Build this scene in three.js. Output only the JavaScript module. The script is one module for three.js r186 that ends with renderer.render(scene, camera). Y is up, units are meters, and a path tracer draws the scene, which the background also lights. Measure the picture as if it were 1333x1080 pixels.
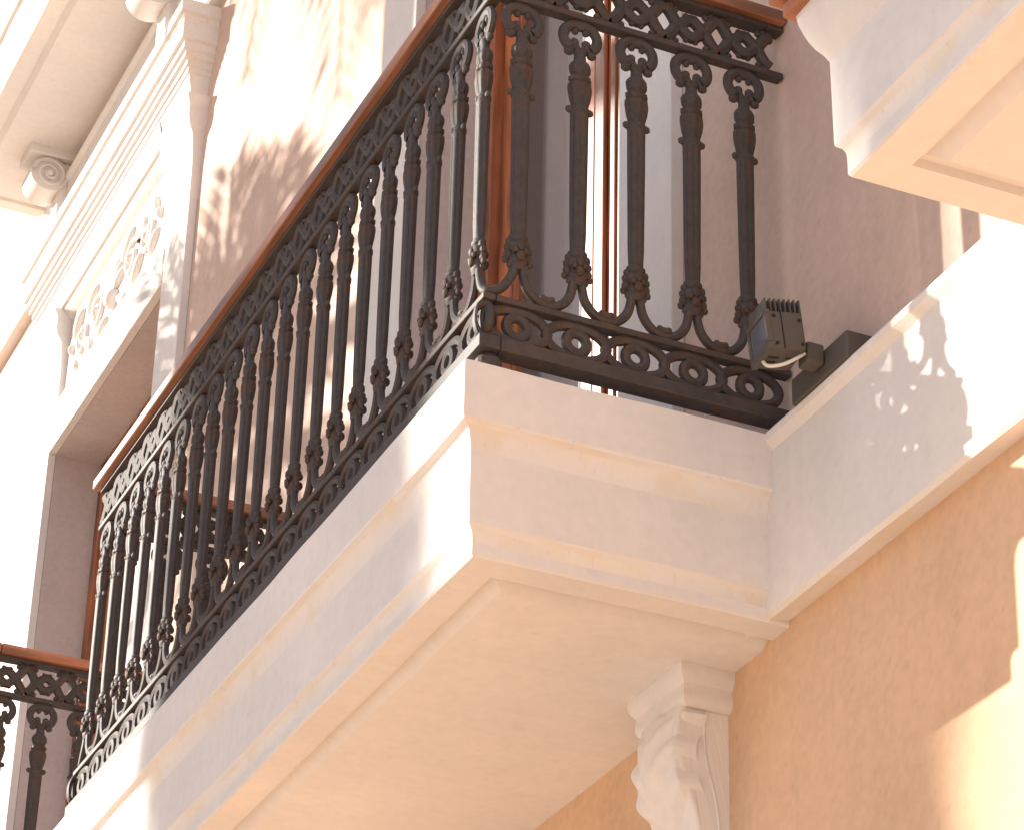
import * as THREE from 'three';
import { RoundedBoxGeometry } from 'three/addons/geometries/RoundedBoxGeometry.js';
import { mergeGeometries, toCreasedNormals } from 'three/addons/utils/BufferGeometryUtils.js';

// ------------------------------------------------------------------ camera
// World: facade plane z = 0 (street side +z), x along the facade, y up from the pavement.
const FLOOR = 4.76;                                   // height of the balcony slab's top over the pavement
const scene = new THREE.Scene();
const camera = new THREE.PerspectiveCamera(16.10, 1024 / 829, 0.1, 400);
{
  const yaw = 23.656 * Math.PI / 180, pitch = 29.532 * Math.PI / 180, roll = 1.517 * Math.PI / 180;
  const f0 = new THREE.Vector3(-Math.cos(yaw), 0, -Math.sin(yaw)), up = new THREE.Vector3(0, 1, 0);
  const right = new THREE.Vector3().crossVectors(f0, up);
  const f = f0.clone().multiplyScalar(Math.cos(pitch)).addScaledVector(up, Math.sin(pitch));
  const u = new THREE.Vector3().crossVectors(right, f);
  const r2 = right.clone().multiplyScalar(Math.cos(roll)).addScaledVector(u, Math.sin(roll));
  const u2 = u.clone().multiplyScalar(Math.cos(roll)).addScaledVector(right, -Math.sin(roll));
  camera.quaternion.setFromRotationMatrix(new THREE.Matrix4().makeBasis(r2, u2, f.clone().negate()));
  camera.position.set(4.929, FLOOR - 3.157, 2.847);
}
scene.add(camera);

// ------------------------------------------------------------------ sky, sun, exposure
const SUN = new THREE.Vector3(-1.097, 0.615, 1).normalize();   // read off the slab's shadow on the wall
{
  // clear, slightly hazy afternoon sky: pale horizon, soft blue overhead, a glow round the sun
  const w = 256, h = 128, d = new Float32Array(w * h * 4), dir = new THREE.Vector3();
  for (let j = 0; j < h; j++) for (let i = 0; i < w; i++) {
    const el = ((j + 0.5) / h - 0.5) * Math.PI, az = ((i + 0.5) / w - 0.5) * 2 * Math.PI, k = (j * w + i) * 4;
    dir.set(Math.cos(el) * Math.cos(az), Math.sin(el), Math.cos(el) * Math.sin(az));
    const t = Math.pow(Math.max(0, Math.sin(el)), 0.55), c = Math.max(0, dir.dot(SUN)), glow = 0.2 * Math.pow(c, 6) + 0.6 * Math.pow(c, 40);
    const hz = [0.335, 0.33, 0.345], zn = [0.18, 0.215, 0.31], gl = [1, 0.86, 0.7];
    for (let q = 0; q < 3; q++) d[k + q] = hz[q] * (1 - t) + zn[q] * t + 0.5 * glow * gl[q];
    d[k + 3] = 1;
  }
  const t = new THREE.DataTexture(d, w, h, THREE.RGBAFormat, THREE.FloatType);
  t.mapping = THREE.EquirectangularReflectionMapping; t.magFilter = t.minFilter = THREE.LinearFilter; t.needsUpdate = true;
  scene.background = t; scene.environment = t;
}
const sun = new THREE.DirectionalLight(new THREE.Color(1, 0.92, 0.82), 4.4);
sun.name = 'sun';
sun.position.set(-1.5, FLOOR + 1, 0).addScaledVector(SUN, 40);
sun.target.position.set(-1.5, FLOOR + 1, 0);
sun.castShadow = true;
sun.shadow.mapSize.set(4096, 4096);
Object.assign(sun.shadow.camera, { left: -14, right: 14, top: 14, bottom: -14, near: 1, far: 80 });
sun.shadow.radius = 1;
scene.add(sun, sun.target);
const renderer = new THREE.WebGLRenderer({ antialias: true });
renderer.setSize(1024, 829);
renderer.shadowMap.enabled = true;
renderer.toneMapping = THREE.LinearToneMapping;
renderer.toneMappingExposure = 2.7;

// ------------------------------------------------------------------ helpers
let seed = 20240611;
const rnd = () => { seed = (seed * 1664525 + 1013904223) >>> 0; return seed / 4294967296; };
const rr = (a, b) => a + (b - a) * rnd();
const V = (x, y, z) => new THREE.Vector3(x, y, z);
function hash(x, y, z, s) { let h = (x * 374761393 + y * 668265263 + z * 2147483647 + s * 974634777) | 0; h = Math.imul(h ^ (h >>> 13), 1274126177); return ((h ^ (h >>> 16)) >>> 0) / 4294967296; }
function noise3(x, y, z, s = 0) {
  const X = Math.floor(x), Y = Math.floor(y), Z = Math.floor(z), fx = x - X, fy = y - Y, fz = z - Z;
  const w = (t) => t * t * (3 - 2 * t), a = w(fx), b = w(fy), c = w(fz);
  let v = 0;
  for (let i = 0; i < 2; i++) for (let j = 0; j < 2; j++) for (let k = 0; k < 2; k++) v += hash(X + i, Y + j, Z + k, s) * (i ? a : 1 - a) * (j ? b : 1 - b) * (k ? c : 1 - c);
  return v;
}
function tileNoise(x, y, n, s) {                      // value noise that repeats after n cells
  const X = Math.floor(x), Y = Math.floor(y), fx = x - X, fy = y - Y, w = (t) => t * t * (3 - 2 * t), a = w(fx), b = w(fy), m = (q, k) => ((q % k) + k) % k;
  const h = (i, j) => hash(m(X + i, n[0]), m(Y + j, n[1]), 7, s);
  return (h(0, 0) * (1 - a) + h(1, 0) * a) * (1 - b) + (h(0, 1) * (1 - a) + h(1, 1) * a) * b;
}
function fbm(u, v, fx, fy, oct, s) { let t = 0, a = 0.5, n = 0; for (let o = 0; o < oct; o++) { t += a * tileNoise(u * fx, v * fy, [fx, fy], s + o); n += a; a *= 0.55; fx *= 2; fy *= 2; } return t / n; }
function tex(w, h, fn, srgb) {
  const d = new Uint8Array(w * h * 4);
  for (let j = 0; j < h; j++) for (let i = 0; i < w; i++) { const c = fn(i / w, j / h), k = (j * w + i) * 4; for (let q = 0; q < 3; q++) d[k + q] = Math.max(0, Math.min(255, Math.round(255 * (Array.isArray(c) ? c[q] : c)))); d[k + 3] = 255; }
  const t = new THREE.DataTexture(d, w, h);
  t.wrapS = t.wrapT = THREE.RepeatWrapping; t.magFilter = THREE.LinearFilter; t.minFilter = THREE.LinearMipmapLinearFilter; t.generateMipmaps = true;
  if (srgb) t.colorSpace = THREE.SRGBColorSpace;
  t.needsUpdate = true;
  return t;
}
// uv in metres, chosen by the way each triangle faces
function metreUV(g, scale = 1) {
  if (g.index) g = g.toNonIndexed();
  const p = g.attributes.position, uv = new Float32Array(p.count * 2), a = V(), b = V(), c = V();
  for (let i = 0; i < p.count; i += 3) {
    a.fromBufferAttribute(p, i); b.fromBufferAttribute(p, i + 1); c.fromBufferAttribute(p, i + 2);
    const n = b.clone().sub(a).cross(c.clone().sub(a)), ax = Math.abs(n.x), ay = Math.abs(n.y), az = Math.abs(n.z);
    [a, b, c].forEach((q, k) => { const o = (i + k) * 2; if (ay >= ax && ay >= az) { uv[o] = q.x; uv[o + 1] = q.z; } else if (ax >= az) { uv[o] = q.z; uv[o + 1] = q.y; } else { uv[o] = q.x; uv[o + 1] = q.y; } uv[o] /= scale; uv[o + 1] /= scale; });
  }
  g.setAttribute('uv', new THREE.BufferAttribute(uv, 2));
  return g;
}
const plain = (g) => { const q = g.index ? g.toNonIndexed() : g; for (const k of Object.keys(q.attributes)) if (!['position', 'normal', 'uv'].includes(k)) q.deleteAttribute(k); return q; };
const join = (list) => mergeGeometries(list.map(plain));
const box = (x0, x1, y0, y1, z0, z1) => new THREE.BoxGeometry(x1 - x0, y1 - y0, z1 - z0).translate((x0 + x1) / 2, (y0 + y1) / 2, (z0 + z1) / 2);
const rbox = (x0, x1, y0, y1, z0, z1, r = 0.004, s = 2) => new RoundedBoxGeometry(x1 - x0, y1 - y0, z1 - z0, s, r).translate((x0 + x1) / 2, (y0 + y1) / 2, (z0 + z1) / 2);
const ball = (x, y, z, r, sx = 1, sy = 1, sz = 1, a = 10, b = 7) => new THREE.SphereGeometry(r, a, b).scale(sx, sy, sz).translate(x, y, z);
const tube = (pts, r, seg = 20, rad = 7) => new THREE.TubeGeometry(new THREE.CatmullRomCurve3(pts.map((p) => V(...p))), seg, r, rad);
const used = {};
function numbered(name) { const n = used[name] = (used[name] ?? -1) + 1; return n ? `${name}_${String(n).padStart(3, '0')}` : name; }
function shade(o) { o.traverse((q) => { if (q.isMesh) { q.castShadow = true; q.receiveShadow = true; } }); return o; }
function part(name, g, m, parent) { const o = new THREE.Mesh(g, m); o.name = name; o.castShadow = o.receiveShadow = true; parent.add(o); return o; }
function tag(o, label, category, group, kind) { if (label) o.userData.label = label; if (category) o.userData.category = category; if (group) o.userData.group = group; if (kind) o.userData.kind = kind; return o; }
function thing(name, label, category, [x, y, z] = [0, 0, 0], group) { const o = new THREE.Group(); o.name = numbered(name); o.position.set(x, y, z); scene.add(o); return tag(o, label, category, group); }
function copy(o, [x, y, z], label) { const c = o.clone(); c.name = numbered(o.name); c.userData = { ...o.userData }; if (label) c.userData.label = label; c.position.set(x, y, z); scene.add(c); return c; }

// ------------------------------------------------------------------ materials
const plasterBump = tex(512, 512, (u, v) => 0.35 * fbm(u, v, 10, 10, 3, 11) + 0.4 * fbm(u, v, 60, 60, 3, 5) + 0.25 * fbm(u, v, 160, 160, 1, 3));
const paintTone = tex(1024, 1024, (u, v) => {
  const big = fbm(u, v, 5, 5, 4, 21), streak = fbm(u, v, 90, 3, 3, 31), fine = fbm(u, v, 120, 120, 2, 41);
  const t = 0.945 + 0.11 * (big - 0.5) + 0.018 * (streak - 0.5) + 0.03 * (fine - 0.5) - 0.10 * Math.max(0, fbm(u, v, 90, 70, 3, 55) - 0.68) , w = 0.035 * (big - 0.45);
  return [t, t - 0.35 * w, t - w];
}, true);
const wallTone = tex(1024, 1024, (u, v) => {
  const big = fbm(u, v, 3, 3, 4, 121), streak = fbm(u, v, 26, 2, 3, 131), fine = fbm(u, v, 140, 140, 2, 141);
  const t = 0.92 + 0.15 * (big - 0.5) + 0.06 * (streak - 0.5) + 0.06 * (fine - 0.5) - 0.25 * Math.max(0, fbm(u, v, 130, 80, 3, 57) - 0.72), w = 0.06 * (fbm(u, v, 4, 4, 3, 151) - 0.5);
  return [t, t - 0.6 * w, t - w];
}, true);
const plaster = (r, g, b, map, rough = 0.86, bump = 0.0012) => new THREE.MeshStandardMaterial({ color: new THREE.Color().setRGB(r, g, b), map, roughness: rough, bumpMap: plasterBump, bumpScale: bump });
const ironTone = tex(512, 512, (u, v) => {                // dusty black paint with rust showing through here and there
  const big = fbm(u, v, 6, 6, 4, 321), rust = Math.min(1, Math.max(0, fbm(u, v, 14, 14, 4, 331) - 0.60) * 9), dust = fbm(u, v, 50, 50, 3, 341), t = 0.80 + 0.25 * (big - 0.5) + 0.2 * (dust - 0.5);
  return [t + 0.12 * rust, t - 0.02 * rust, t - 0.12 * rust];
}, true);
const M = {
  white: plaster(0.83, 0.78, 0.73, paintTone, 0.86, 0.002),
  upperWall: plaster(0.77, 0.565, 0.45, wallTone, 0.86, 0.0011),
  stained: plaster(0.83, 0.78, 0.73, null, 0.86, 0.002),
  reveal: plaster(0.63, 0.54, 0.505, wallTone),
  lowerWall: plaster(0.82, 0.54, 0.335, wallTone, 0.86, 0.0011),
  iron: new THREE.MeshStandardMaterial({ color: new THREE.Color().setRGB(0.086, 0.068, 0.059), map: ironTone, roughness: 0.66, metalness: 0.0, bumpMap: plasterBump, bumpScale: 0.0008 }),
};
// rain-washed plaster of the coves and drip edges: ochre stains and small rusty ticks
M.stained.map = tex(1024, 512, (u, v) => {
  // patches with an outline of their own on otherwise white paint
  const big = fbm(u, v, 6, 6, 4, 221), p = fbm(u, v, 16, 22, 4, 241), patch = Math.min(1, Math.max(0, p - 0.54) * 14) * (0.4 + 0.6 * fbm(u, v, 60, 60, 2, 251));
  const tick = Math.max(0, fbm(u, v, 340, 120, 2, 231) - 0.70) * 0.8;
  const t = 0.955 + 0.06 * (big - 0.5) - tick * 0.2;
  return [t - 0.01 * patch, t - 0.03 * patch - tick * 0.05, t - 0.075 * patch - tick * 0.1];
}, true);
const grain = tex(256, 1024, (u, v) => {
  const w = u + 0.05 * fbm(u, v, 4, 3, 3, 71), g = fbm(w, v, 40, 3, 3, 81), k = fbm(u, v, 5, 4, 3, 91);
  const t = 0.62 + 0.5 * (g - 0.5) + 0.35 * (k - 0.5);
  return [Math.min(1, t * 1.25), t * 0.98, t * 0.86];
}, true);
M.wood = new THREE.MeshPhysicalMaterial({ color: new THREE.Color().setRGB(0.60, 0.325, 0.15), map: grain, roughness: 0.5, clearcoat: 0.25, clearcoatRoughness: 0.35, bumpMap: grain, bumpScale: 0.0006 });
const grainX = grain.clone(); grainX.rotation = Math.PI / 2; grainX.needsUpdate = true;
M.woodRail = new THREE.MeshPhysicalMaterial({ color: new THREE.Color().setRGB(0.58, 0.37, 0.22), map: grainX, roughness: 0.5, clearcoat: 0.5, clearcoatRoughness: 0.3, bumpMap: grainX, bumpScale: 0.0008 });
M.glass = new THREE.MeshPhysicalMaterial({ color: 0xffffff, roughness: 0.03, transmission: 1, thickness: 0, ior: 1.5 });
M.curtain = new THREE.MeshStandardMaterial({ color: new THREE.Color().setRGB(0.30, 0.285, 0.275), roughness: 0.95 });
M.room = plaster(0.5, 0.46, 0.42, wallTone);
M.ground = new THREE.MeshStandardMaterial({ color: new THREE.Color().setRGB(0.67, 0.54, 0.425), map: wallTone, roughness: 0.9 });
M.terracotta = plaster(0.42, 0.17, 0.09, wallTone, 0.8);
M.lampBody = new THREE.MeshStandardMaterial({ color: new THREE.Color().setRGB(0.088, 0.073, 0.058), roughness: 0.6, metalness: 0.0, bumpMap: plasterBump, bumpScale: 0.0006 });
M.lampGlass = new THREE.MeshPhysicalMaterial({ color: new THREE.Color().setRGB(0.12, 0.13, 0.16), roughness: 0.12, clearcoat: 1, clearcoatRoughness: 0.05 });
M.slot = new THREE.MeshStandardMaterial({ color: new THREE.Color().setRGB(0.012, 0.012, 0.012), roughness: 0.8 });
M.cable = new THREE.MeshStandardMaterial({ color: new THREE.Color().setRGB(0.72, 0.68, 0.6), roughness: 0.6 });
M.bark = plaster(0.2, 0.15, 0.11, wallTone, 0.95, 0.01);
M.frond = new THREE.MeshPhysicalMaterial({ color: new THREE.Color().setRGB(0.07, 0.11, 0.04), roughness: 0.7, side: THREE.DoubleSide });
M.thatch = new THREE.MeshStandardMaterial({ color: new THREE.Color().setRGB(0.25, 0.19, 0.11), roughness: 0.9, side: THREE.DoubleSide });

// ------------------------------------------------------------------ the setting
{
  const g = new THREE.PlaneGeometry(600, 600, 1, 1).rotateX(-Math.PI / 2);
  const o = new THREE.Mesh(metreUV(g, 4), M.ground); o.name = 'ground'; o.receiveShadow = true; o.userData.kind = 'structure'; scene.add(o);
}

// the building: walls with openings, string courses, rooms
const OPEN = [[-1.60, 0.77], [-5.98, 0.82], [2.95, 0.77]];       // centre and half width of each French door
const HEAD = 3.30, REVEAL = 0.36;
function extrudeWall(x0, x1, y0, y1, holes, z0, z1) {
  const s = new THREE.Shape([[x0, y0], [x1, y0], [x1, y1], [x0, y1]].map((p) => new THREE.Vector2(...p)));
  for (const [a, b, c, d] of holes) s.holes.push(new THREE.Path([[a, c], [a, d], [b, d], [b, c]].map((p) => new THREE.Vector2(...p))));
  return metreUV(new THREE.ExtrudeGeometry(s, { depth: z1 - z0, bevelEnabled: false }).translate(0, 0, z0), 2.4);
}
// a moulding swept round three (or one) sides of a slab; profile = [inset, y]
function wob(p, amp) {
  p.x += amp * (noise3(p.x * 5, p.y * 5, p.z * 5, 1) - 0.5) * 2; p.y += amp * (noise3(p.x * 4, p.y * 5, p.z * 4, 2) - 0.5) * 2; p.z += amp * (noise3(p.x * 5, p.y * 5, p.z * 5, 3) - 0.5) * 2; return p;
}
function sweepSlab(x0, x1, D, profile, amp = 0.0022, zBack = 0, step = 0.07, caps = [true, true]) {
  const pos = [], rings = [];
  for (const [i, y] of profile) {
    const c = [V(x1 - i, y, zBack), V(x1 - i, y, D - i), V(x0 + i, y, D - i), V(x0 + i, y, zBack)], ring = [];
    const nE = Math.max(2, Math.round(D / step)), nF = Math.max(2, Math.round((x1 - x0) / step));
    for (let s = 0; s < 3; s++) { const n = s === 1 ? nF : nE; for (let k = s ? 1 : 0; k <= n; k++) ring.push(wob(c[s].clone().lerp(c[s + 1], k / n), amp)); }
    rings.push(ring);
  }
  const tri = (...q) => q.forEach((v) => pos.push(v.x, v.y, v.z));
  for (let r = 0; r + 1 < rings.length; r++) for (let k = 0; k + 1 < rings[r].length; k++) { const a = rings[r][k], b = rings[r][k + 1], c = rings[r + 1][k + 1], d = rings[r + 1][k]; tri(a, b, c); tri(a, c, d); }
  for (const [ring, flip] of [[rings[0], true], [rings.at(-1), false]].filter((q, i) => caps[i])) {
    const m = V((x0 + x1) / 2, ring[0].y, zBack);
    for (let k = 0; k + 1 < ring.length; k++) flip ? tri(m, ring[k + 1], ring[k]) : tri(m, ring[k], ring[k + 1]);
  }
  const g = new THREE.BufferGeometry(); g.setAttribute('position', new THREE.Float32BufferAttribute(pos, 3));
  return metreUV(toCreasedNormals(g, 0.5), 2.4);
}
function sweepBand(x0, x1, profile, amp = 0.002, step = 0.09) {  // profile = [z, y], run along x, open at the back
  const pos = [], n = Math.round((x1 - x0) / step);
  const at = (k, [z, y]) => wob(V(x0 + (x1 - x0) * k / n, y, z), amp), tri = (...q) => q.forEach((v) => pos.push(v.x, v.y, v.z));
  for (let k = 0; k < n; k++) for (let r = 0; r + 1 < profile.length; r++) { const a = at(k, profile[r]), b = at(k + 1, profile[r]), c = at(k + 1, profile[r + 1]), d = at(k, profile[r + 1]); tri(b, a, d); tri(b, d, c); }
  const g = new THREE.BufferGeometry(); g.setAttribute('position', new THREE.Float32BufferAttribute(pos, 3));
  return metreUV(toCreasedNormals(g, 0.5), 2.4);
}
const X0 = -15, X1 = 11, TOP = 10.2;
{
  const b = thing('building', 'apricot rendered building with white string courses and tall balcony door openings', 'building');
  part('upper_wall', extrudeWall(X0, X1, FLOOR - 0.40, FLOOR + TOP, OPEN.map(([c, h]) => [c - h - 0.02, c + h + 0.02, FLOOR - 0.02, FLOOR + HEAD + 0.02]), -REVEAL, 0), M.upperWall, b);
  tag(part('lower_wall', extrudeWall(X0, X1, -0.1, FLOOR - 0.402, [], -REVEAL, 0.002), M.lowerWall, b), 'deeper orange rendered wall below the string course');
    for (const dy of [0, 4.92]) {
    const run = (c) => sweepBand(X0, X1, c.map(([z, y]) => [z, y + FLOOR + dy])), o = part('string_course', run([[0.060, -0.038], [0.060, -0.416]]), M.white, b);
    part('lip', run([[-0.02, 0.012], [0.072, 0.006], [0.078, -0.004], [0.076, -0.018], [0.060, -0.038]]), M.stained, o); part('drip_edge', run([[0.060, -0.416], [0.052, -0.426], [0.004, -0.417], [-0.02, -0.416]]), M.stained, o);
  }
  for (const x of [X0, X1 - 0.3]) part('side_wall', box(x, x + 0.3, -0.1, FLOOR + TOP, -8, -REVEAL - 0.002), M.upperWall, b);
  part('back_wall', box(X0, X1, -0.1, FLOOR + TOP, -8.3, -8.002), M.upperWall, b);
  part('roof', box(X0 - 0.2, X1 + 0.2, FLOOR + TOP + 0.002, FLOOR + TOP + 0.3, -8.5, 0.25), M.white, b);
  part('room_floor', box(X0 + 0.31, X1 - 0.31, FLOOR - 0.35, FLOOR - 0.024, -7.99, -REVEAL - 0.003), M.room, b);
  part('room_ceiling', box(X0 + 0.31, X1 - 0.31, FLOOR + 3.9, FLOOR + 4.1, -7.99, -REVEAL - 0.003), M.room, b);
  for (const x of [-3.8, 0.7]) part('room_partition', box(x, x + 0.2, FLOOR - 0.02, FLOOR + 3.898, -7.98, -REVEAL - 0.004), M.room, b);
}

// ------------------------------------------------------------------ door and window surrounds, French doors
function makeSurround(xc, half, label) {
  const t = thing('door_surround', label, 'surround', [xc, FLOOR, 0], 'white door surrounds');
  const o = half + 0.30, T = 0.036;
  for (const s of [-1, 1]) {
    const a = Math.min(s * half, s * o), c = Math.max(s * half, s * o);
    part('jamb', metreUV(rbox(a, c, 0.002, HEAD + 0.25, 0, T, 0.004), 2.4), M.white, t);
    part('reveal', metreUV(box(Math.min(s * half, s * (half + 0.02)), Math.max(s * half, s * (half + 0.02)), 0.002, HEAD, -REVEAL, -0.0005), 2.4), M.reveal, t);
  }
  part('soffit', metreUV(box(-half - 0.02, half + 0.02, HEAD, HEAD + 0.02, -REVEAL, -0.0005), 2.4), M.reveal, t);
  part('lintel', metreUV(rbox(-half + 0.002, half - 0.002, HEAD, HEAD + 0.25, 0, T + 0.002, 0.004), 2.4), M.white, t);
  const y0 = HEAD + 0.252, fr = part('frieze_panel', metreUV(rbox(-half + 0.09, half - 0.09, y0, y0 + 0.437, -0.02, 0.014, 0.003), 2.4), M.white, t);
  // relief: a shell in the middle, scrolls, leaves and buds to both sides
  const lens = (x, y, a, rx, ry, rz) => new THREE.SphereGeometry(1, 12, 8).scale(rx, ry, rz).rotateZ(a).translate(x, y0 + y, 0.014);
  const relief = [];
  for (let k = -3; k <= 3; k++) relief.push(['shell_lobe', lens(Math.sin(k * 0.42) * 0.075, 0.17 + Math.cos(k * 0.42) * 0.085, -k * 0.42, 0.021, 0.085, 0.03)]);
  relief.push(['shell_boss', lens(0, 0.13, 0, 0.055, 0.05, 0.055)]);
  for (const s of [-1, 1]) {
    const spiral = (cx, cy, r, turns, dir) => { const p = []; for (let k = 0; k <= 26; k++) { const a = dir * k / 26 * turns * 2 * Math.PI + 0.4, q = r * (1 - 0.8 * k / 26); p.push([s * (cx + q * Math.cos(a)), y0 + cy + q * Math.sin(a), 0.02]); } return tube(p, 0.014, 46, 6); };
    relief.push(['scroll', spiral(0.25, 0.20, 0.10, 1.4, 1)], ['scroll', spiral(0.47, 0.19, 0.085, 1.4, -1)]);
    relief.push(['leaf', lens(s * 0.16, 0.32, s * -0.9, 0.035, 0.10, 0.03)], ['leaf', lens(s * 0.36, 0.33, s * 1.0, 0.03, 0.085, 0.03)], ['leaf', lens(s * 0.36, 0.09, s * -0.8, 0.03, 0.09, 0.032)],
      ['leaf', lens(s * 0.56, 0.30, s * 0.6, 0.032, 0.085, 0.034)], ['leaf', lens(s * 0.585, 0.10, s * 2.2, 0.028, 0.07, 0.03)], ['leaf', lens(s * 0.14, 0.06, s * 1.2, 0.025, 0.07, 0.028)],
      ['bud', lens(s * 0.25, 0.20, 0, 0.03, 0.03, 0.04)], ['bud', lens(s * 0.47, 0.19, 0, 0.026, 0.026, 0.036)], ['bud', lens(s * 0.645, 0.21, 0, 0.022, 0.03, 0.03)]);
  }
  for (const [n, g] of relief) part(n, g, M.white, fr);
  // a console at each end that swells towards the cornice
  const cons = [[0.036, 0.25], [0.038, 0.42], [0.045, 0.50], [0.050, 0.56], [0.074, 0.60], [0.082, 0.64], [0.080, 0.69], [0.094, 0.72], [0.098, 0.74]];
  for (const s of [-1, 1]) {
    const a = s > 0 ? half - 0.06 : -o + 0.004, c = s > 0 ? o - 0.004 : -half + 0.06, pos = [], f = (i, e) => V(e ? (s > 0 ? c + (cons[i][0] - 0.036) * 0.8 : c) : (s < 0 ? a - (cons[i][0] - 0.036) * 0.8 : a), HEAD + cons[i][1], cons[i][0]);
    const tri = (...q) => q.forEach((v) => pos.push(v.x, v.y, v.z)), bk = (v) => V(v.x, v.y, -0.02);
    for (let i = 0; i + 1 < cons.length; i++) { const p = f(i, 0), q = f(i, 1), r = f(i + 1, 1), u = f(i + 1, 0); tri(p, q, r); tri(p, r, u); tri(q, bk(q), bk(r)); tri(q, bk(r), r); tri(bk(p), p, u); tri(bk(p), u, bk(u)); }
    { const p = f(0, 0), q = f(0, 1); tri(p, bk(p), bk(q)); tri(p, bk(q), q); }
    const g = new THREE.BufferGeometry(); g.setAttribute('position', new THREE.Float32BufferAttribute(pos, 3));
    part('console', metreUV(toCreasedNormals(g, 0.4), 2.4), M.white, t);
  }
  // cornice: inset from the widest line, height
  const cor = [[0.000, 1.168], [0.000, 1.108], [0.014, 1.102], [0.014, 1.090], [0.018, 1.086], [0.018, 0.985], [0.033, 0.980], [0.033, 0.944], [0.046, 0.938], [0.046, 0.912], [0.060, 0.906], [0.060, 0.880], [0.070, 0.874], [0.070, 0.852], [0.078, 0.846], [0.090, 0.800], [0.098, 0.760], [0.102, 0.742]];
  part('cornice', sweepSlab(-o - 0.10, o + 0.10, 0.172, cor.map(([i, y]) => [i, HEAD + y]), 0.0012, -0.02), M.white, t);
  // cove under the cornice, between the consoles
  part('cove', sweepBand(-half + 0.062, half - 0.062, [[0.096, 0.845], [0.088, 0.80], [0.074, 0.762], [0.054, 0.73], [0.030, 0.704], [0.0145, 0.692], [-0.02, 0.690]].map(([z, y]) => [z, HEAD + y]), 0.001), M.white, t);
  return t;
}
function makeDoor(xc, half, label) {
  const t = thing('french_door', label, 'door', [xc, FLOOR, 0], 'wooden French doors');
  const ZF = -0.215, ZL = -0.25, w = half, H = HEAD - 0.003, f = 0.085, off = 0.05;
  const fr = part('door_frame', metreUV(rbox(-w + 0.002, -w + f, 0.006, H, ZF - 0.09, ZF, 0.004), 1), M.wood, t);
  part('frame_stile', metreUV(rbox(w - f, w - 0.002, 0.006, H, ZF - 0.09, ZF, 0.004), 1), M.wood, fr);
  part('frame_head', metreUV(rbox(-w + f + 0.002, w - f - 0.002, H - f, H, ZF - 0.09, ZF - 0.002, 0.004), 1), M.wood, fr);
  part('threshold', metreUV(rbox(-w + f + 0.002, w - f - 0.002, -0.018, 0.012, ZF - 0.11, ZF + 0.03, 0.004), 1), M.white, t);
  for (const s of [-1, 1]) {
    const a = s < 0 ? -w + f + 0.004 : off + 0.002, b = s < 0 ? off - 0.002 : w - f - 0.004, st = 0.105, y0 = 0.018, y1 = H - f - 0.004;
    const leaf = part('door_leaf', metreUV(rbox(a, a + st, y0, y1, ZL - 0.045, ZL, 0.005), 1), M.wood, t);
    part('stile', metreUV(rbox(b - st, b, y0, y1, ZL - 0.045, ZL, 0.005), 1), M.wood, leaf);
    for (const [r0, r1] of [[y0, 0.10], [y1 - 0.11, y1]]) part('rail', metreUV(rbox(a + st, b - st, r0, r1, ZL - 0.044, ZL - 0.001, 0.004), 1), M.wood, leaf);
    for (const [r0, r1] of [[0.10, y1 - 0.11]]) {
      part('pane', box(a + st, b - st, r0, r1, ZL - 0.026, ZL - 0.022), M.glass, leaf);
      const m = 0.014;
      part('bead', metreUV(join([box(a + st, a + st + m, r0, r1, ZL - 0.021, ZL - 0.008), box(b - st - m, b - st, r0, r1, ZL - 0.021, ZL - 0.008), box(a + st + m, b - st - m, r0, r0 + m, ZL - 0.021, ZL - 0.008), box(a + st + m, b - st - m, r1 - m, r1, ZL - 0.021, ZL - 0.008)]), 1), M.wood, leaf);
    }
    // rounded cover strips on the meeting stiles
    part('cover_strip', metreUV(rbox(s < 0 ? b - 0.062 : a - 0.001, s < 0 ? b + 0.001 : a + 0.062, y0 + 0.01, y1 - 0.01, ZL + 0.0005, ZL + 0.016, 0.006, 3), 1), M.wood, leaf);
    // curtain hung close behind the glass
    const cg = new THREE.PlaneGeometry(b - a - 0.04, y1 - y0 - 0.05, 90, 2), cp = cg.attributes.position;
    for (let i = 0; i < cp.count; i++) cp.setZ(i, 0.018 * Math.sin(cp.getX(i) * 42 + 1.3 * Math.sin(cp.getX(i) * 9)));
    cg.computeVertexNormals();
    part('curtain', cg.translate((a + b) / 2, (y0 + y1) / 2, ZL - 0.12), M.curtain, leaf);
  }
  return t;
}
OPEN.forEach(([c, h], i) => {
  makeSurround(c, h, ['white plaster surround round the wooden door behind the long railing', 'white plaster surround with relief frieze and stepped cornice on sunlit wall', 'white plaster surround above the slab with terracotta edge'][i]);
  makeDoor(c, h, ['varnished French door seen through the end railing', 'varnished French door in the deep opening under the relief frieze', 'varnished French door above the slab with terracotta edge'][i]);
});

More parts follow.
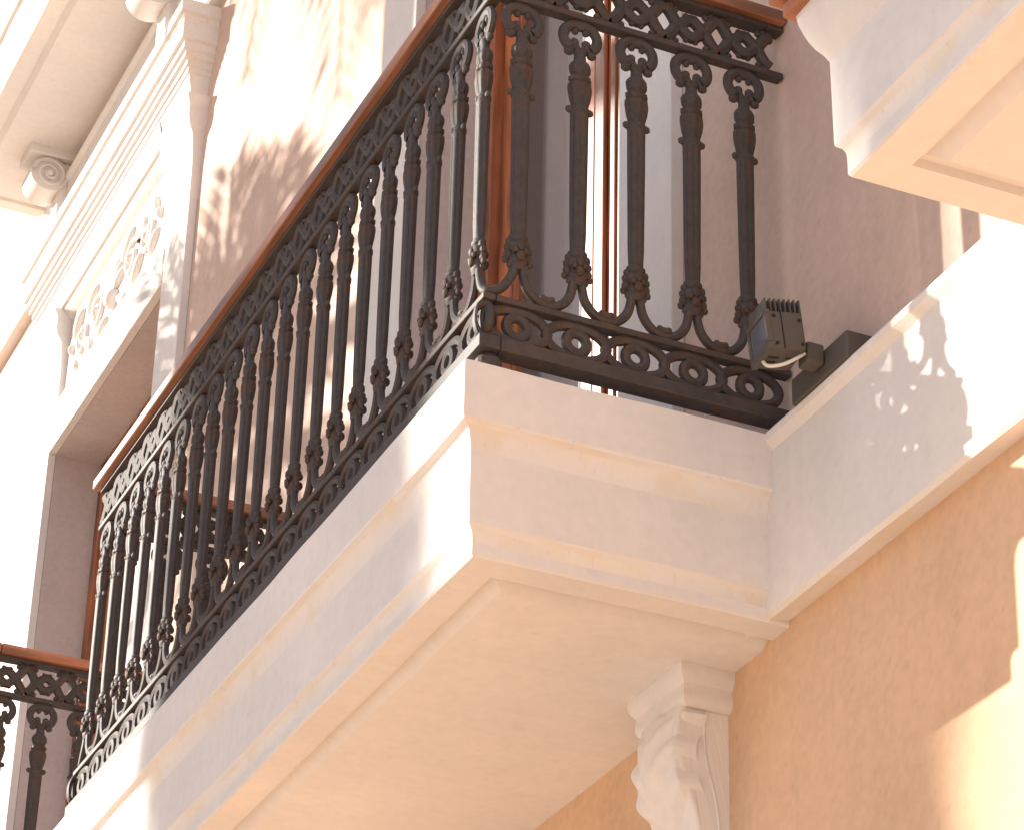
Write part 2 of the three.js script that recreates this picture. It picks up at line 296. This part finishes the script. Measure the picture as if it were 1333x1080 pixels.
// ------------------------------------------------------------------ balcony slabs
const DEPTH = 0.797, LEN = 3.04;
const slabProfile = [[0, 0], [0, -0.134], [0.003, -0.140], [0.016, -0.146], [0.023, -0.155], [0.028, -0.172], [0.031, -0.196], [0.031, -0.362], [0.033, -0.367], [0.041, -0.374], [0.045, -0.384], [0.046, -0.400], [0.046, -0.426], [0.050, -0.432], [0.122, -0.432], [0.125, -0.416], [0.138, -0.416], [0.165, -0.437], [0.172, -0.438]];
function makeSlab(xNear, y, label, depth = DEPTH, len = LEN, crown = []) {
  const t = thing('balcony_slab', label, 'balcony', [xNear, y, 0], 'white moulded balcony slabs');
  const P0 = slabProfile, top = crown.length ? crown : P0.slice(0, 2), cut = (a, b) => P0.slice(a, b + 1), sw = (a, b, caps) => sweepSlab(-len, 0, depth, cut(a, b), 0.0022, 0, 0.07, caps);
  part('upper_fascia', sweepSlab(-len, 0, depth, top, 0.0022, 0, 0.07, [true, false]), M.white, t);
  if (!crown.length) part('upper_cove', sw(1, 6, [false, false]), M.stained, t);
  part('lower_fascia', sw(6, 7, [false, false]), M.white, t); part('lower_cove', sw(7, 11, [false, false]), M.stained, t);
  part('drip_edge', sw(11, 13, [false, false]), M.white, t); part('soffit_panel', sw(13, P0.length - 1, [false, true]), M.white, t);
  return t;
}
makeSlab(0, FLOOR, 'white moulded balcony slab carrying the long iron railing with the floodlight at its end');
makeSlab(-4.36, FLOOR, 'white moulded balcony slab under the relief frieze window');
const rightSlab = makeSlab(1.447 + LEN, FLOOR, 'white moulded balcony slab with terracotta edge beside the lamp wall', DEPTH, LEN, [[-0.010, 0], [-0.010, -0.086], [-0.007, -0.104], [-0.001, -0.126], [0.006, -0.146], [0.014, -0.164], [0.024, -0.180], [0.031, -0.196]]);
makeSlab(-4.40, FLOOR + 5.482, 'white moulded slab overhead above the stepped window cornice', 0.565, 3.22);
{
  for (const [y0, y1, p] of [[-0.050, -0.010, 0.046], [-0.084, -0.054, 0.028]]) part('tile_nosing', metreUV(rbox(-LEN - p, p, y0, y1, 0.02, DEPTH + p, 0.006), 2.4), M.terracotta, rightSlab);
}

// scroll brackets under the slabs
function leafSurface(W, prof, ribs, y0, y1, n = 36, m = 30, thick = 0.02) {
  const pos = [], at = (i, j) => {
    const u = i / n * 2 - 1, v = j / m, y = y0 + (y1 - y0) * v, w = W * (0.92 + 0.10 * Math.sin(Math.PI * v) - 0.30 * v);
    const edge = Math.abs(u), ph = 2 * Math.PI * (v * ribs + edge * 1.1), rib = 0.7 * Math.cos(ph) * Math.min(1, edge * 2.2) + 0.9 * Math.exp(-u * u * 60), scallop = 0.07 * Math.cos(ph) * edge * edge;
    return V(u * w * (1 + scallop), y - 0.012 * edge * edge, prof(v) + thick * (0.9 - edge * edge * 1.5) + 0.009 * rib * (1 - 0.4 * v) - (edge > 0.97 ? 0.05 : 0));
  };
  const tri = (...q) => q.forEach((p) => pos.push(p.x, p.y, p.z));
  for (let i = 0; i < n; i++) for (let j = 0; j < m; j++) { const a = at(i, j), b = at(i + 1, j), c = at(i + 1, j + 1), d = at(i, j + 1); tri(a, c, b); tri(a, d, c); }
  const g = new THREE.BufferGeometry(); g.setAttribute('position', new THREE.Float32BufferAttribute(pos, 3)); return metreUV(toCreasedNormals(g, 0.9), 2.4);
}
function makeBracket(x, y, label) {
  const t = thing('bracket', label, 'bracket', [x, y, 0], 'plaster brackets under the balconies');
  part('abacus', sweepSlab(-0.132, 0.132, 0.137, [[0, 0.004], [0, -0.016], [0.003, -0.026], [0.009, -0.036], [0.014, -0.043], [0.015, -0.052], [0.013, -0.062], [0.013, -0.078], [0.018, -0.088], [0.026, -0.094]], 0.0015, -0.01, 0.03), M.white, t);
  const side = new THREE.Shape(); side.moveTo(-0.01, -0.090); side.lineTo(0.114, -0.090); side.bezierCurveTo(0.138, -0.17, 0.112, -0.24, 0.085, -0.32); side.bezierCurveTo(0.064, -0.38, 0.074, -0.43, 0.045, -0.50); side.lineTo(-0.01, -0.56);
  const body = part('scroll_body', metreUV(toCreasedNormals(new THREE.ExtrudeGeometry(side, { depth: 0.176, bevelEnabled: true, bevelSize: 0.009, bevelThickness: 0.009, bevelSegments: 3, curveSegments: 16 }).rotateY(-Math.PI / 2).translate(0.088, 0, 0), 0.5), 2.4), M.white, t);
  body.geometry.scale(-1, 1, 1); { const p = body.geometry.attributes.position.array; for (let i = 0; i < p.length; i += 9) for (let k = 0; k < 3; k++) { const q = p[i + 3 + k]; p[i + 3 + k] = p[i + 6 + k]; p[i + 6 + k] = q; } body.geometry.computeVertexNormals(); }
  part('acanthus_leaf', leafSurface(0.112, (v) => 0.116 + 0.045 * Math.sin(Math.PI * Math.min(1, v * 1.3)) - 0.06 * v * v - 0.02 * v, 4, -0.095, -0.43, 44, 44), M.white, t);
  part('acanthus_leaf', leafSurface(0.085, (v) => 0.066 + 0.03 * Math.sin(Math.PI * Math.min(1, v * 1.4)) - 0.045 * v, 3, -0.37, -0.56, 32, 30, 0.020), M.white, t);
  for (const s of [-1, 1]) part('side_bead', metreUV(tube([[s * 0.097, -0.10, 0.062], [s * 0.097, -0.20, 0.060], [s * 0.097, -0.30, 0.036], [s * 0.097, -0.40, 0.024], [s * 0.097, -0.50, 0.012]], 0.0035, 24, 6), 2.4), M.white, t);
  return t;
}
const br = makeBracket(-0.428, FLOOR - 0.437, 'white acanthus bracket under the slab with the long railing, on orange wall');
copy(br, [-2.60, FLOOR - 0.437, 0], 'white acanthus bracket under the far end of the long railing slab');
// the upper balcony stands on volute brackets
function makeVolute(x, y, label) {
  const t = thing('volute_bracket', label, 'bracket', [x, y, 0], 'volute brackets under the upper balcony');
  part('block', metreUV(rbox(-0.10, 0.10, -0.05, 0.006, -0.01, 0.27, 0.008), 2.4), M.white, t);
  part('volute_roll', metreUV(new THREE.CylinderGeometry(0.095, 0.095, 0.16, 28).rotateZ(Math.PI / 2).translate(0, -0.145, 0.155), 2.4), M.white, t);
  part('stem', metreUV(rbox(-0.07, 0.07, -0.46, -0.051, -0.01, 0.10, 0.02), 2.4), M.white, t);
  for (const s of [-1, 1]) {
    const p = []; for (let k = 0; k <= 30; k++) { const a = k / 30 * 2.2 * 2 * Math.PI, q = 0.085 * (1 - 0.85 * k / 30); p.push([s * 0.083, -0.145 + q * Math.sin(a), 0.155 + q * Math.cos(a)]); }
    part('spiral', tube(p, 0.011, 60, 6), M.white, t); part('eye', ball(s * 0.085, -0.145, 0.155, 0.02), M.white, t);
  }
  return t;
}
const vb = makeVolute(-5.36, FLOOR + 5.048, 'white volute bracket near the cornice end of the relief frieze window');
copy(vb, [-7.02, FLOOR + 5.048, 0], 'white volute bracket half hidden behind the middle of the stepped cornice');

// ------------------------------------------------------------------ railings of cast iron
const P = 0.1435, NF = 21, ENDZ = [0.674, 0.531, 0.388, 0.245, 0.104], RZ = 0.745, RX = 0.02;
const ironGeo = (() => {
  // shaft, vase and rings, turned on a lathe and fluted
  const prof = [[0.0, 0.262], [0.014, 0.264], [0.019, 0.275], [0.021, 0.29], [0.0165, 0.305], [0.023, 0.315], [0.024, 0.328], [0.0165, 0.336], [0.0205, 0.342], [0.0205, 0.35], [0.0160, 0.356], [0.0168, 0.40], [0.0185, 0.60], [0.0192, 0.715], [0.0200, 0.724], [0.0225, 0.730], [0.0225, 0.738], [0.0185, 0.744], [0.019, 0.752], [0.0232, 0.772], [0.0255, 0.792], [0.0248, 0.804], [0.0195, 0.812], [0.0235, 0.816], [0.0240, 0.824], [0.0195, 0.829], [0.0175, 0.834], [0.0225, 0.845], [0.0230, 0.856], [0.0190, 0.866], [0.0135, 0.874], [0.0125, 0.890], [0.016, 0.900], [0.0, 0.902]];
  const shaft = new THREE.LatheGeometry(prof.map(([r, y]) => new THREE.Vector2(r * (y > 0.745 ? 1.15 : 1.12), y)), 36), sp = shaft.attributes.position;
  for (let i = 0; i < sp.count; i++) { const x = sp.getX(i), y = sp.getY(i), z = sp.getZ(i), a = Math.atan2(z, x), k = y > 0.36 && y < 0.716 ? 1 + 0.16 * (Math.abs(Math.cos(3 * a)) - 0.55) : y > 0.75 && y < 0.87 ? 1 + 0.05 * Math.cos(8 * a) : 1; sp.setX(i, x * k); sp.setZ(i, z * k); }
  shaft.computeVertexNormals();
  const balls = [-1, 1].map((s) => ball(s * 0.0255, 0.735, 0, 0.0095)).concat([ball(0, 0.735, 0.021, 0.008)]);
  // horseshoe scroll on top
  const arc = []; for (let k = 0; k <= 22; k++) { const a = -0.95 + k / 22 * (Math.PI + 1.9); arc.push([0.040 * Math.cos(a) * 1.06, 0.940 + 0.038 * Math.sin(a), 0]); }
  const head = [tube(arc, 0.0135, 34, 8), ball(0.0, 0.969, 0, 0.013, 1.6, 0.7, 0.9)];
  for (const s of [-1, 1]) head.push(ball(s * 0.0135, 0.957, 0, 0.0092), ball(s * 0.0145, 0.925, 0, 0.0115), ball(s * 0.0285, 0.897, 0, 0.0115, 1.1, 0.95, 1), ball(s * 0.022, 0.908, 0, 0.009), tube([[s * 0.022, 0.912, 0], [s * 0.012, 0.918, 0], [s * 0.006, 0.905, 0], [s * 0.004, 0.892, 0]], 0.008, 10, 6));
  // curled leaves at the foot
  const foot = [];
  for (const [x, y, r] of [[0.021, 0.334, 0.010], [0.026, 0.318, 0.009], [0.025, 0.300, 0.0105], [0.030, 0.287, 0.008], [0.019, 0.277, 0.009], [0.012, 0.345, 0.008]]) for (const s of [-1, 1]) foot.push(ball(s * x, y, rnd() * 0.006 - 0.003, r, 1, 1.1, 1, 8, 6));
  foot.push(ball(0, 0.322, 0.021, 0.010, 1, 1.3, 0.8), ball(0, 0.296, 0.021, 0.011, 1, 1.2, 0.8), ball(0, 0.322, -0.021, 0.010), ball(0, 0.296, -0.021, 0.011), ball(0.012, 0.309, 0.019, 0.007), ball(-0.012, 0.309, 0.019, 0.007));
  // U loop between two balusters
  const loop = (w) => join([tube([[-w / 2 + 0.009, 0.296, 0], [-w / 2 + 0.011, 0.268, 0], [-w * 0.36, 0.230, 0], [-w * 0.2, 0.203, 0], [0, 0.194, 0], [w * 0.2, 0.203, 0], [w * 0.36, 0.230, 0], [w / 2 - 0.011, 0.268, 0], [w / 2 - 0.009, 0.296, 0]], 0.0112, 34, 8), ball(0, 0.206, 0, 0.0125, 1.7, 0.85, 1.15), ball(-0.011, 0.213, 0, 0.0075), ball(0.011, 0.213, 0, 0.0075), ball(0, 0.190, 0, 0.012, 1.5, 0.8, 1.1)]);
  // oval with a ring inside it for the lower border
  const ov = (a, b, r, seg, rad) => { const p = []; for (let k = 0; k < 28; k++) p.push(V(a * Math.cos(k / 28 * 2 * Math.PI), 0.119 + b * Math.sin(k / 28 * 2 * Math.PI), 0)); return new THREE.TubeGeometry(new THREE.CatmullRomCurve3(p, true), seg, r, rad, true); };
  const ring = join([ov(0.0735, 0.041, 0.0125, 40, 7), new THREE.TorusGeometry(0.0245, 0.0125, 8, 24).translate(0, 0.119, 0), ball(-0.010, 0.154, 0, 0.009), ball(0.010, 0.154, 0, 0.009), ball(-0.010, 0.084, 0, 0.009), ball(0.010, 0.084, 0, 0.009), ball(P / 2, 0.119, 0, 0.013, 0.75, 1.5, 0.8), ball(-P / 2, 0.119, 0, 0.013, 0.75, 1.5, 0.8)]);
  // frieze unit under the hand rail
  const W = P, fz = [], yc = 1.062;
  for (const s of [-1, 1]) {
    fz.push(tube([[-W / 2, yc + s * 0.044, 0], [-W * 0.42, yc + s * 0.038, 0], [-W * 0.33, yc + s * 0.020, 0], [-W * 0.25, yc + s * 0.003, 0], [-W * 0.16, yc + s * 0.010, 0], [-W * 0.08, yc + s * 0.020, 0], [0, yc + s * 0.025, 0], [W * 0.08, yc + s * 0.020, 0], [W * 0.16, yc + s * 0.010, 0], [W * 0.25, yc + s * 0.003, 0], [W * 0.33, yc + s * 0.020, 0], [W * 0.42, yc + s * 0.038, 0], [W / 2, yc + s * 0.044, 0]], 0.0160, 44, 7));
    for (const q of [-1, 1]) fz.push(ball(q * 0.012, yc + s * 0.034, 0, 0.0085), ball(q * 0.040, yc + s * 0.046, 0, 0.009), ball(q * 0.054, yc + s * 0.052, 0, 0.010));
    fz.push(ball(-W * 0.25, yc, 0, 0.012), ball(W * 0.25, yc, 0, 0.012));
  }
  return { shaft: join([shaft, ...balls]), head: join(head), foot: join(foot), loop: loop(P), halfLoop: loop(P * 0.78), ring, frieze: join(fz), ball: join([new THREE.LatheGeometry([[0, 0], [0.026, 0], [0.031, 0.010], [0.030, 0.024], [0.022, 0.036], [0.012, 0.042], [0, 0.042]].map((p) => new THREE.Vector2(...p)), 18)]) };
})();
for (const k of Object.keys(ironGeo)) { const f = { shaft: 0.68, head: 0.75, foot: 0.78, loop: 0.9, ring: 0.85, frieze: 0.8 }[k] ?? 1; ironGeo[k].scale(1, 1, f); ironGeo[k].computeVertexNormals(); ironGeo[k] = metreUV(ironGeo[k], 0.5); }
function makeRailing(label) {
  const t = thing('balcony_railing', label, 'railing', [0, FLOOR, 0], 'cast iron balcony railings');
  const xFar = -(P * (NF - 1) + 0.15);                 // outer face of the far end
  const spots = [];                                     // [x, z, turn]
  for (let k = 0; k < NF; k++) spots.push([-0.075 - P * k, RZ, 0]);
  for (const z of ENDZ) { spots.push([-RX, z, Math.PI / 2]); spots.push([xFar + RX, z, -Math.PI / 2]); }
  const put = (name, g, [x, z, a], parent = t) => { const o = part(name, g, M.iron, parent); o.position.set(x, 0, z); o.rotation.y = a; if (name === 'baluster') { o.rotation.z = rr(-0.006, 0.006); o.rotation.y += rr(-0.05, 0.05); } return o; };
  for (const s of spots) {
    const b = put('baluster', ironGeo.shaft, s);
    part('scroll_head', ironGeo.head, M.iron, b); part('leaf_foot', ironGeo.foot, M.iron, b);
    put('ring_ornament', ironGeo.ring, s); put('frieze_ornament', ironGeo.frieze, s);
  }
  for (let k = 0; k < NF - 1; k++) put('loop', ironGeo.loop, [-0.075 - P * (k + 0.5), RZ, 0]);
  for (let k = 0; k < ENDZ.length - 1; k++) { const z = (ENDZ[k] + ENDZ[k + 1]) / 2; put('loop', ironGeo.loop, [-RX, z, Math.PI / 2]); put('loop', ironGeo.loop, [xFar + RX, z, -Math.PI / 2]); }
  for (const [x, e] of [[-RX, -1], [xFar + RX, 1]]) {   // the corner loops, bent round the corner, and the ones at the wall
    const xb = e < 0 ? -0.075 : xFar + 0.075;
    part('corner_loop', metreUV(tube([[xb - e * 0.009, 0.296, RZ], [xb - e * 0.013, 0.255, RZ], [x + (xb - x) * 0.45, 0.214, RZ], [x + (xb - x) * 0.1, 0.197, RZ - 0.004], [x, 0.197, RZ - 0.012], [x, 0.214, RZ - 0.035], [x, 0.255, ENDZ[0] + 0.013], [x, 0.296, ENDZ[0] + 0.009]], 0.0112, 36, 8), 0.5), M.iron, t);
    part('wall_loop', metreUV(tube([[x, 0.296, 0.095], [x, 0.262, 0.090], [x, 0.225, 0.070], [x, 0.200, 0.040], [x, 0.194, 0.012]], 0.0112, 20, 8), 0.5), M.iron, t);
    put('corner_ring', ironGeo.ring, [x, RZ + 0.004, e < 0 ? Math.PI / 2 : -Math.PI / 2]).scale.set(0.32, 1, 1);
    const f = part('foot', ironGeo.ball, M.iron, t); f.position.set(x + e * 0.012, 0, RZ - 0.012);
  }
  for (const x of [-1.0, -2.0]) { const f = part('foot', ironGeo.ball, M.iron, t); f.position.set(x, 0, RZ - 0.005); }
  const bars = [['bottom_bar', 0.040, 0.072, 0.025, 0.003], ['border_bar', 0.167, 0.183, 0.015, 0.003], ['frieze_bar', 0.986, 1.003, 0.015, 0.004], ['rail_bar', 1.122, 1.136, 0.019, 0.002]];
  for (const [n, y0, y1, h, r] of bars) {
    part(n, metreUV(rbox(xFar + RX - h, -RX + h, y0, y1, RZ - h, RZ + h, r), 0.5), M.iron, t);
    for (const x of [-RX, xFar + RX]) part(n, metreUV(rbox(x - h, x + h, y0, y1, 0.004, RZ - h - 0.001, r), 0.5), M.iron, t);
  }
  part('hand_rail', metreUV(rbox(xFar - 0.022, 0.018, 1.1365, 1.172, RZ - 0.034, RZ + 0.040, 0.006, 3), 1), M.woodRail, t);
  for (const x of [-RX, xFar + RX]) part('hand_rail', metreUV(rbox(-RZ + 0.035, -0.004, 1.1365, 1.1715, -0.038, 0.038, 0.006, 3), 1), M.woodRail, t).position.x = x;
  for (const o of t.children.filter((q) => q.name === 'hand_rail').slice(1)) o.rotation.y = Math.PI / 2;
  return t;
}
const railing = makeRailing('long black cast iron railing with wooden hand rail and floodlight at its wall end');
copy(railing, [-4.36, FLOOR, 0], 'black cast iron railing whose end stands before the relief frieze window');
copy(railing, [1.447 + LEN, FLOOR, 0], 'black cast iron railing on the slab with the terracotta edge');

// ------------------------------------------------------------------ floodlight on the string course
{
  const t = thing('floodlight', 'small weathered black floodlight with fins and mounting box beside the railing', 'floodlight', [0.20, FLOOR + 0.004, 0.05]);
  part('mounting_box', metreUV(rbox(-0.075, 0.165, 0, 0.066, -0.046, 0.032, 0.005), 0.5), M.lampBody, t);
  part('arm', metreUV(rbox(0.03, 0.075, 0.025, 0.075, 0.033, 0.075, 0.006), 0.5), M.lampBody, t);
  const h = new THREE.Group(); h.name = 'lamp_head'; h.position.set(0.035, 0.085, 0.125); h.rotation.set(0.12, -0.12, 0.0); t.add(h);
  part('housing', metreUV(rbox(-0.05, 0.05, -0.05, 0.042, -0.042, 0.040, 0.007), 0.5), M.lampBody, h);
  part('lens', box(-0.041, 0.041, -0.034, 0.034, 0.0405, 0.043), M.lampGlass, h);
  part('bezel', metreUV(join([rbox(-0.052, 0.052, 0.034, 0.044, 0.034, 0.047, 0.002), rbox(-0.052, 0.052, -0.052, -0.034, 0.034, 0.047, 0.002), rbox(-0.052, -0.041, -0.034, 0.034, 0.034, 0.047, 0.002), rbox(0.041, 0.052, -0.034, 0.034, 0.034, 0.047, 0.002)]), 0.5), M.lampBody, h);
  for (const [y, z] of [[0.028, 0.026], [-0.038, 0.026], [0.02, -0.032], [-0.038, -0.032]]) part('screw', new THREE.CylinderGeometry(0.004, 0.004, 0.004, 10).rotateZ(Math.PI / 2).translate(0.0505, y, z), M.slot, h);
  part('seam', box(0.049, 0.0512, -0.049, 0.041, 0.008, 0.0105), M.slot, h);
  for (let k = 0; k < 8; k++) part('fin', rbox(-0.046, 0.046, 0.030, 0.074, -0.042 + k * 0.0112, -0.038 + k * 0.0112, 0.0015), M.lampBody, h);
  for (const [x, z] of [[-0.012, 0.02], [0.008, 0.02], [-0.012, -0.02], [0.008, -0.02]]) part('vent_slot', box(x - 0.003, x + 0.003, -0.0515, -0.0495, z - 0.012, z + 0.012), M.slot, h);
  part('cable', tube([[0.02, 0.033, 0.155], [0.032, 0.014, 0.15], [0.055, 0.012, 0.125], [0.068, 0.026, 0.10], [0.066, 0.045, 0.078]], 0.0042, 24, 7), M.cable, t);
}

// ------------------------------------------------------------------ palms in the street, whose shadows fall on the facade
function frondGeo(L, nLeaf, leafLen, droop, width = 0.03) {
  const pts = []; for (let k = 0; k <= 8; k++) { const s = k / 8; pts.push(V(L * s * (1 - 0.18 * droop * s), L * (0.42 * s - droop * s * s), 0)); }
  const curve = new THREE.CatmullRomCurve3(pts), pos = [];
  const tri = (...q) => q.forEach((v) => pos.push(v.x, v.y, v.z));
  for (let k = 0; k < nLeaf; k++) for (const s of [-1, 1]) {
    const u = 0.12 + 0.88 * (k + 0.3 * rnd()) / nLeaf, p = curve.getPoint(Math.min(1, u)), d = curve.getTangent(Math.min(1, u));
    const l = leafLen * Math.sin(Math.PI * (0.12 + 0.8 * u)) * rr(0.8, 1.15), out = V(0, 0, s).multiplyScalar(0.8).addScaledVector(d, 0.75).add(V(0, rr(-0.35, 0.1), 0)).normalize();
    const tip = p.clone().addScaledVector(out, l).add(V(0, -0.15 * l, 0)), mid = p.clone().addScaledVector(out, l * 0.45), e = d.clone().multiplyScalar(width / 2);
    tri(p, mid.clone().add(e), tip); tri(p, tip, mid.clone().sub(e));
  }
  const leaf = new THREE.BufferGeometry(); leaf.setAttribute('position', new THREE.Float32BufferAttribute(pos, 3)); leaf.setAttribute('uv', new THREE.Float32BufferAttribute(new Float32Array(pos.length / 3 * 2), 2)); leaf.computeVertexNormals();
  return join([leaf, new THREE.TubeGeometry(curve, 10, 0.014, 5)]);
}
function makePalm(label, X, Y, dist, o) {
  // its crown stands on the line from the facade point (X, Y) to the sun
  const c = V(X, FLOOR + Y, 0).addScaledVector(SUN, dist);
  const t = thing('palm_tree', label, 'palm', [c.x, 0, c.z], 'street palms');
  const H = c.y, tg = new THREE.CylinderGeometry(o.trunk * 0.8, o.trunk, H, 18, 60), tp = tg.attributes.position;
  for (let i = 0; i < tp.count; i++) { const y = tp.getY(i) + H / 2, k = 1 + 0.06 * Math.sin(y * 26) + 0.25 * Math.exp(-y * 1.5); tp.setX(i, tp.getX(i) * k); tp.setZ(i, tp.getZ(i) * k); }
  tg.computeVertexNormals();
  part('trunk', metreUV(tg.translate(0, H / 2, 0), 1), M.bark, t);
  const list = [];
  for (let k = 0; k < o.n; k++) {
    const q = (k + 0.5) / o.n, lift = o.lift[0] + (o.lift[1] - o.lift[0]) * q, g = frondGeo(o.len * rr(0.85, 1.1), o.leaves, o.leaf, o.droop * rr(0.8, 1.2), o.width);
    g.rotateX(rr(-0.4, 0.4)); g.rotateZ(lift); g.rotateY(k * 2.39996 + rr(-0.15, 0.15)); g.translate(0, H, 0); list.push(g);
  }
  part('crown', join(list), M.frond, t);
  if (o.skirt) {
    const pos = [], [r, h] = o.skirt, tri = (...q) => q.forEach((v) => pos.push(v.x, v.y, v.z));
    const core = new THREE.CylinderGeometry(r * 0.55, r * 0.86, h, 40, 24), cp = core.attributes.position;
    for (let i = 0; i < cp.count; i++) { const x = cp.getX(i), y = cp.getY(i), z = cp.getZ(i), k = 0.86 + 0.28 * noise3(x * 2.2, y * 1.4, z * 2.2, 9); cp.setX(i, x * k); cp.setZ(i, z * k); }
    core.computeVertexNormals();
    for (let k = 0; k < 2600; k++) {
      const a = rnd() * 2 * Math.PI, y = rr(-h, 0.1), q = r * (0.86 + 0.31 * (y / h)) * rr(0.85, 1.0), l = rr(0.5, 1.0), f = rr(0.05, 0.3), n = V(Math.cos(a), 0, Math.sin(a)), s = V(-n.z, 0, n.x).multiplyScalar(rr(0.02, 0.05));
      const p = n.clone().multiplyScalar(Math.abs(q)).setY(y), e = n.clone().multiplyScalar(Math.abs(q) + f * l).setY(y - l); tri(p.clone().add(s), p.clone().sub(s), e);
    }
    const bl = new THREE.BufferGeometry(); bl.setAttribute('position', new THREE.Float32BufferAttribute(pos, 3)); bl.setAttribute('uv', new THREE.Float32BufferAttribute(new Float32Array(pos.length / 3 * 2), 2)); bl.computeVertexNormals();
    part('leaf_skirt', join([core.translate(0, -h / 2, 0), bl]).translate(0, H + 0.1, 0), M.thatch, t);
  }
  return t;
}
const skirted = { trunk: 0.24, n: 34, len: 1.05, leaves: 30, leaf: 0.45, droop: 0.5, width: 0.045, lift: [1.3, -0.35], skirt: [0.80, 5.2] };
makePalm('tall street palm with a thick skirt of dry leaves opposite the long railing', -0.38, 1.75, 12, skirted);
makePalm('tall street palm with a thick skirt of dry leaves opposite the terracotta-edged slab', 3.25, 1.6, 12, skirted);
makePalm('feather palm with a short dense upright crown', -4.3, 2.0, 6, { trunk: 0.17, n: 28, len: 1.3, leaves: 17, leaf: 0.62, droop: 0.3, width: 0.06, lift: [1.4, -0.55] });
makePalm('tallest street palm with long drooping fronds', -2.55, 5.2, 6, { trunk: 0.18, n: 30, len: 2.3, leaves: 26, leaf: 0.75, droop: 0.85, width: 0.05, lift: [0.9, -0.8] });

renderer.render(scene, camera);
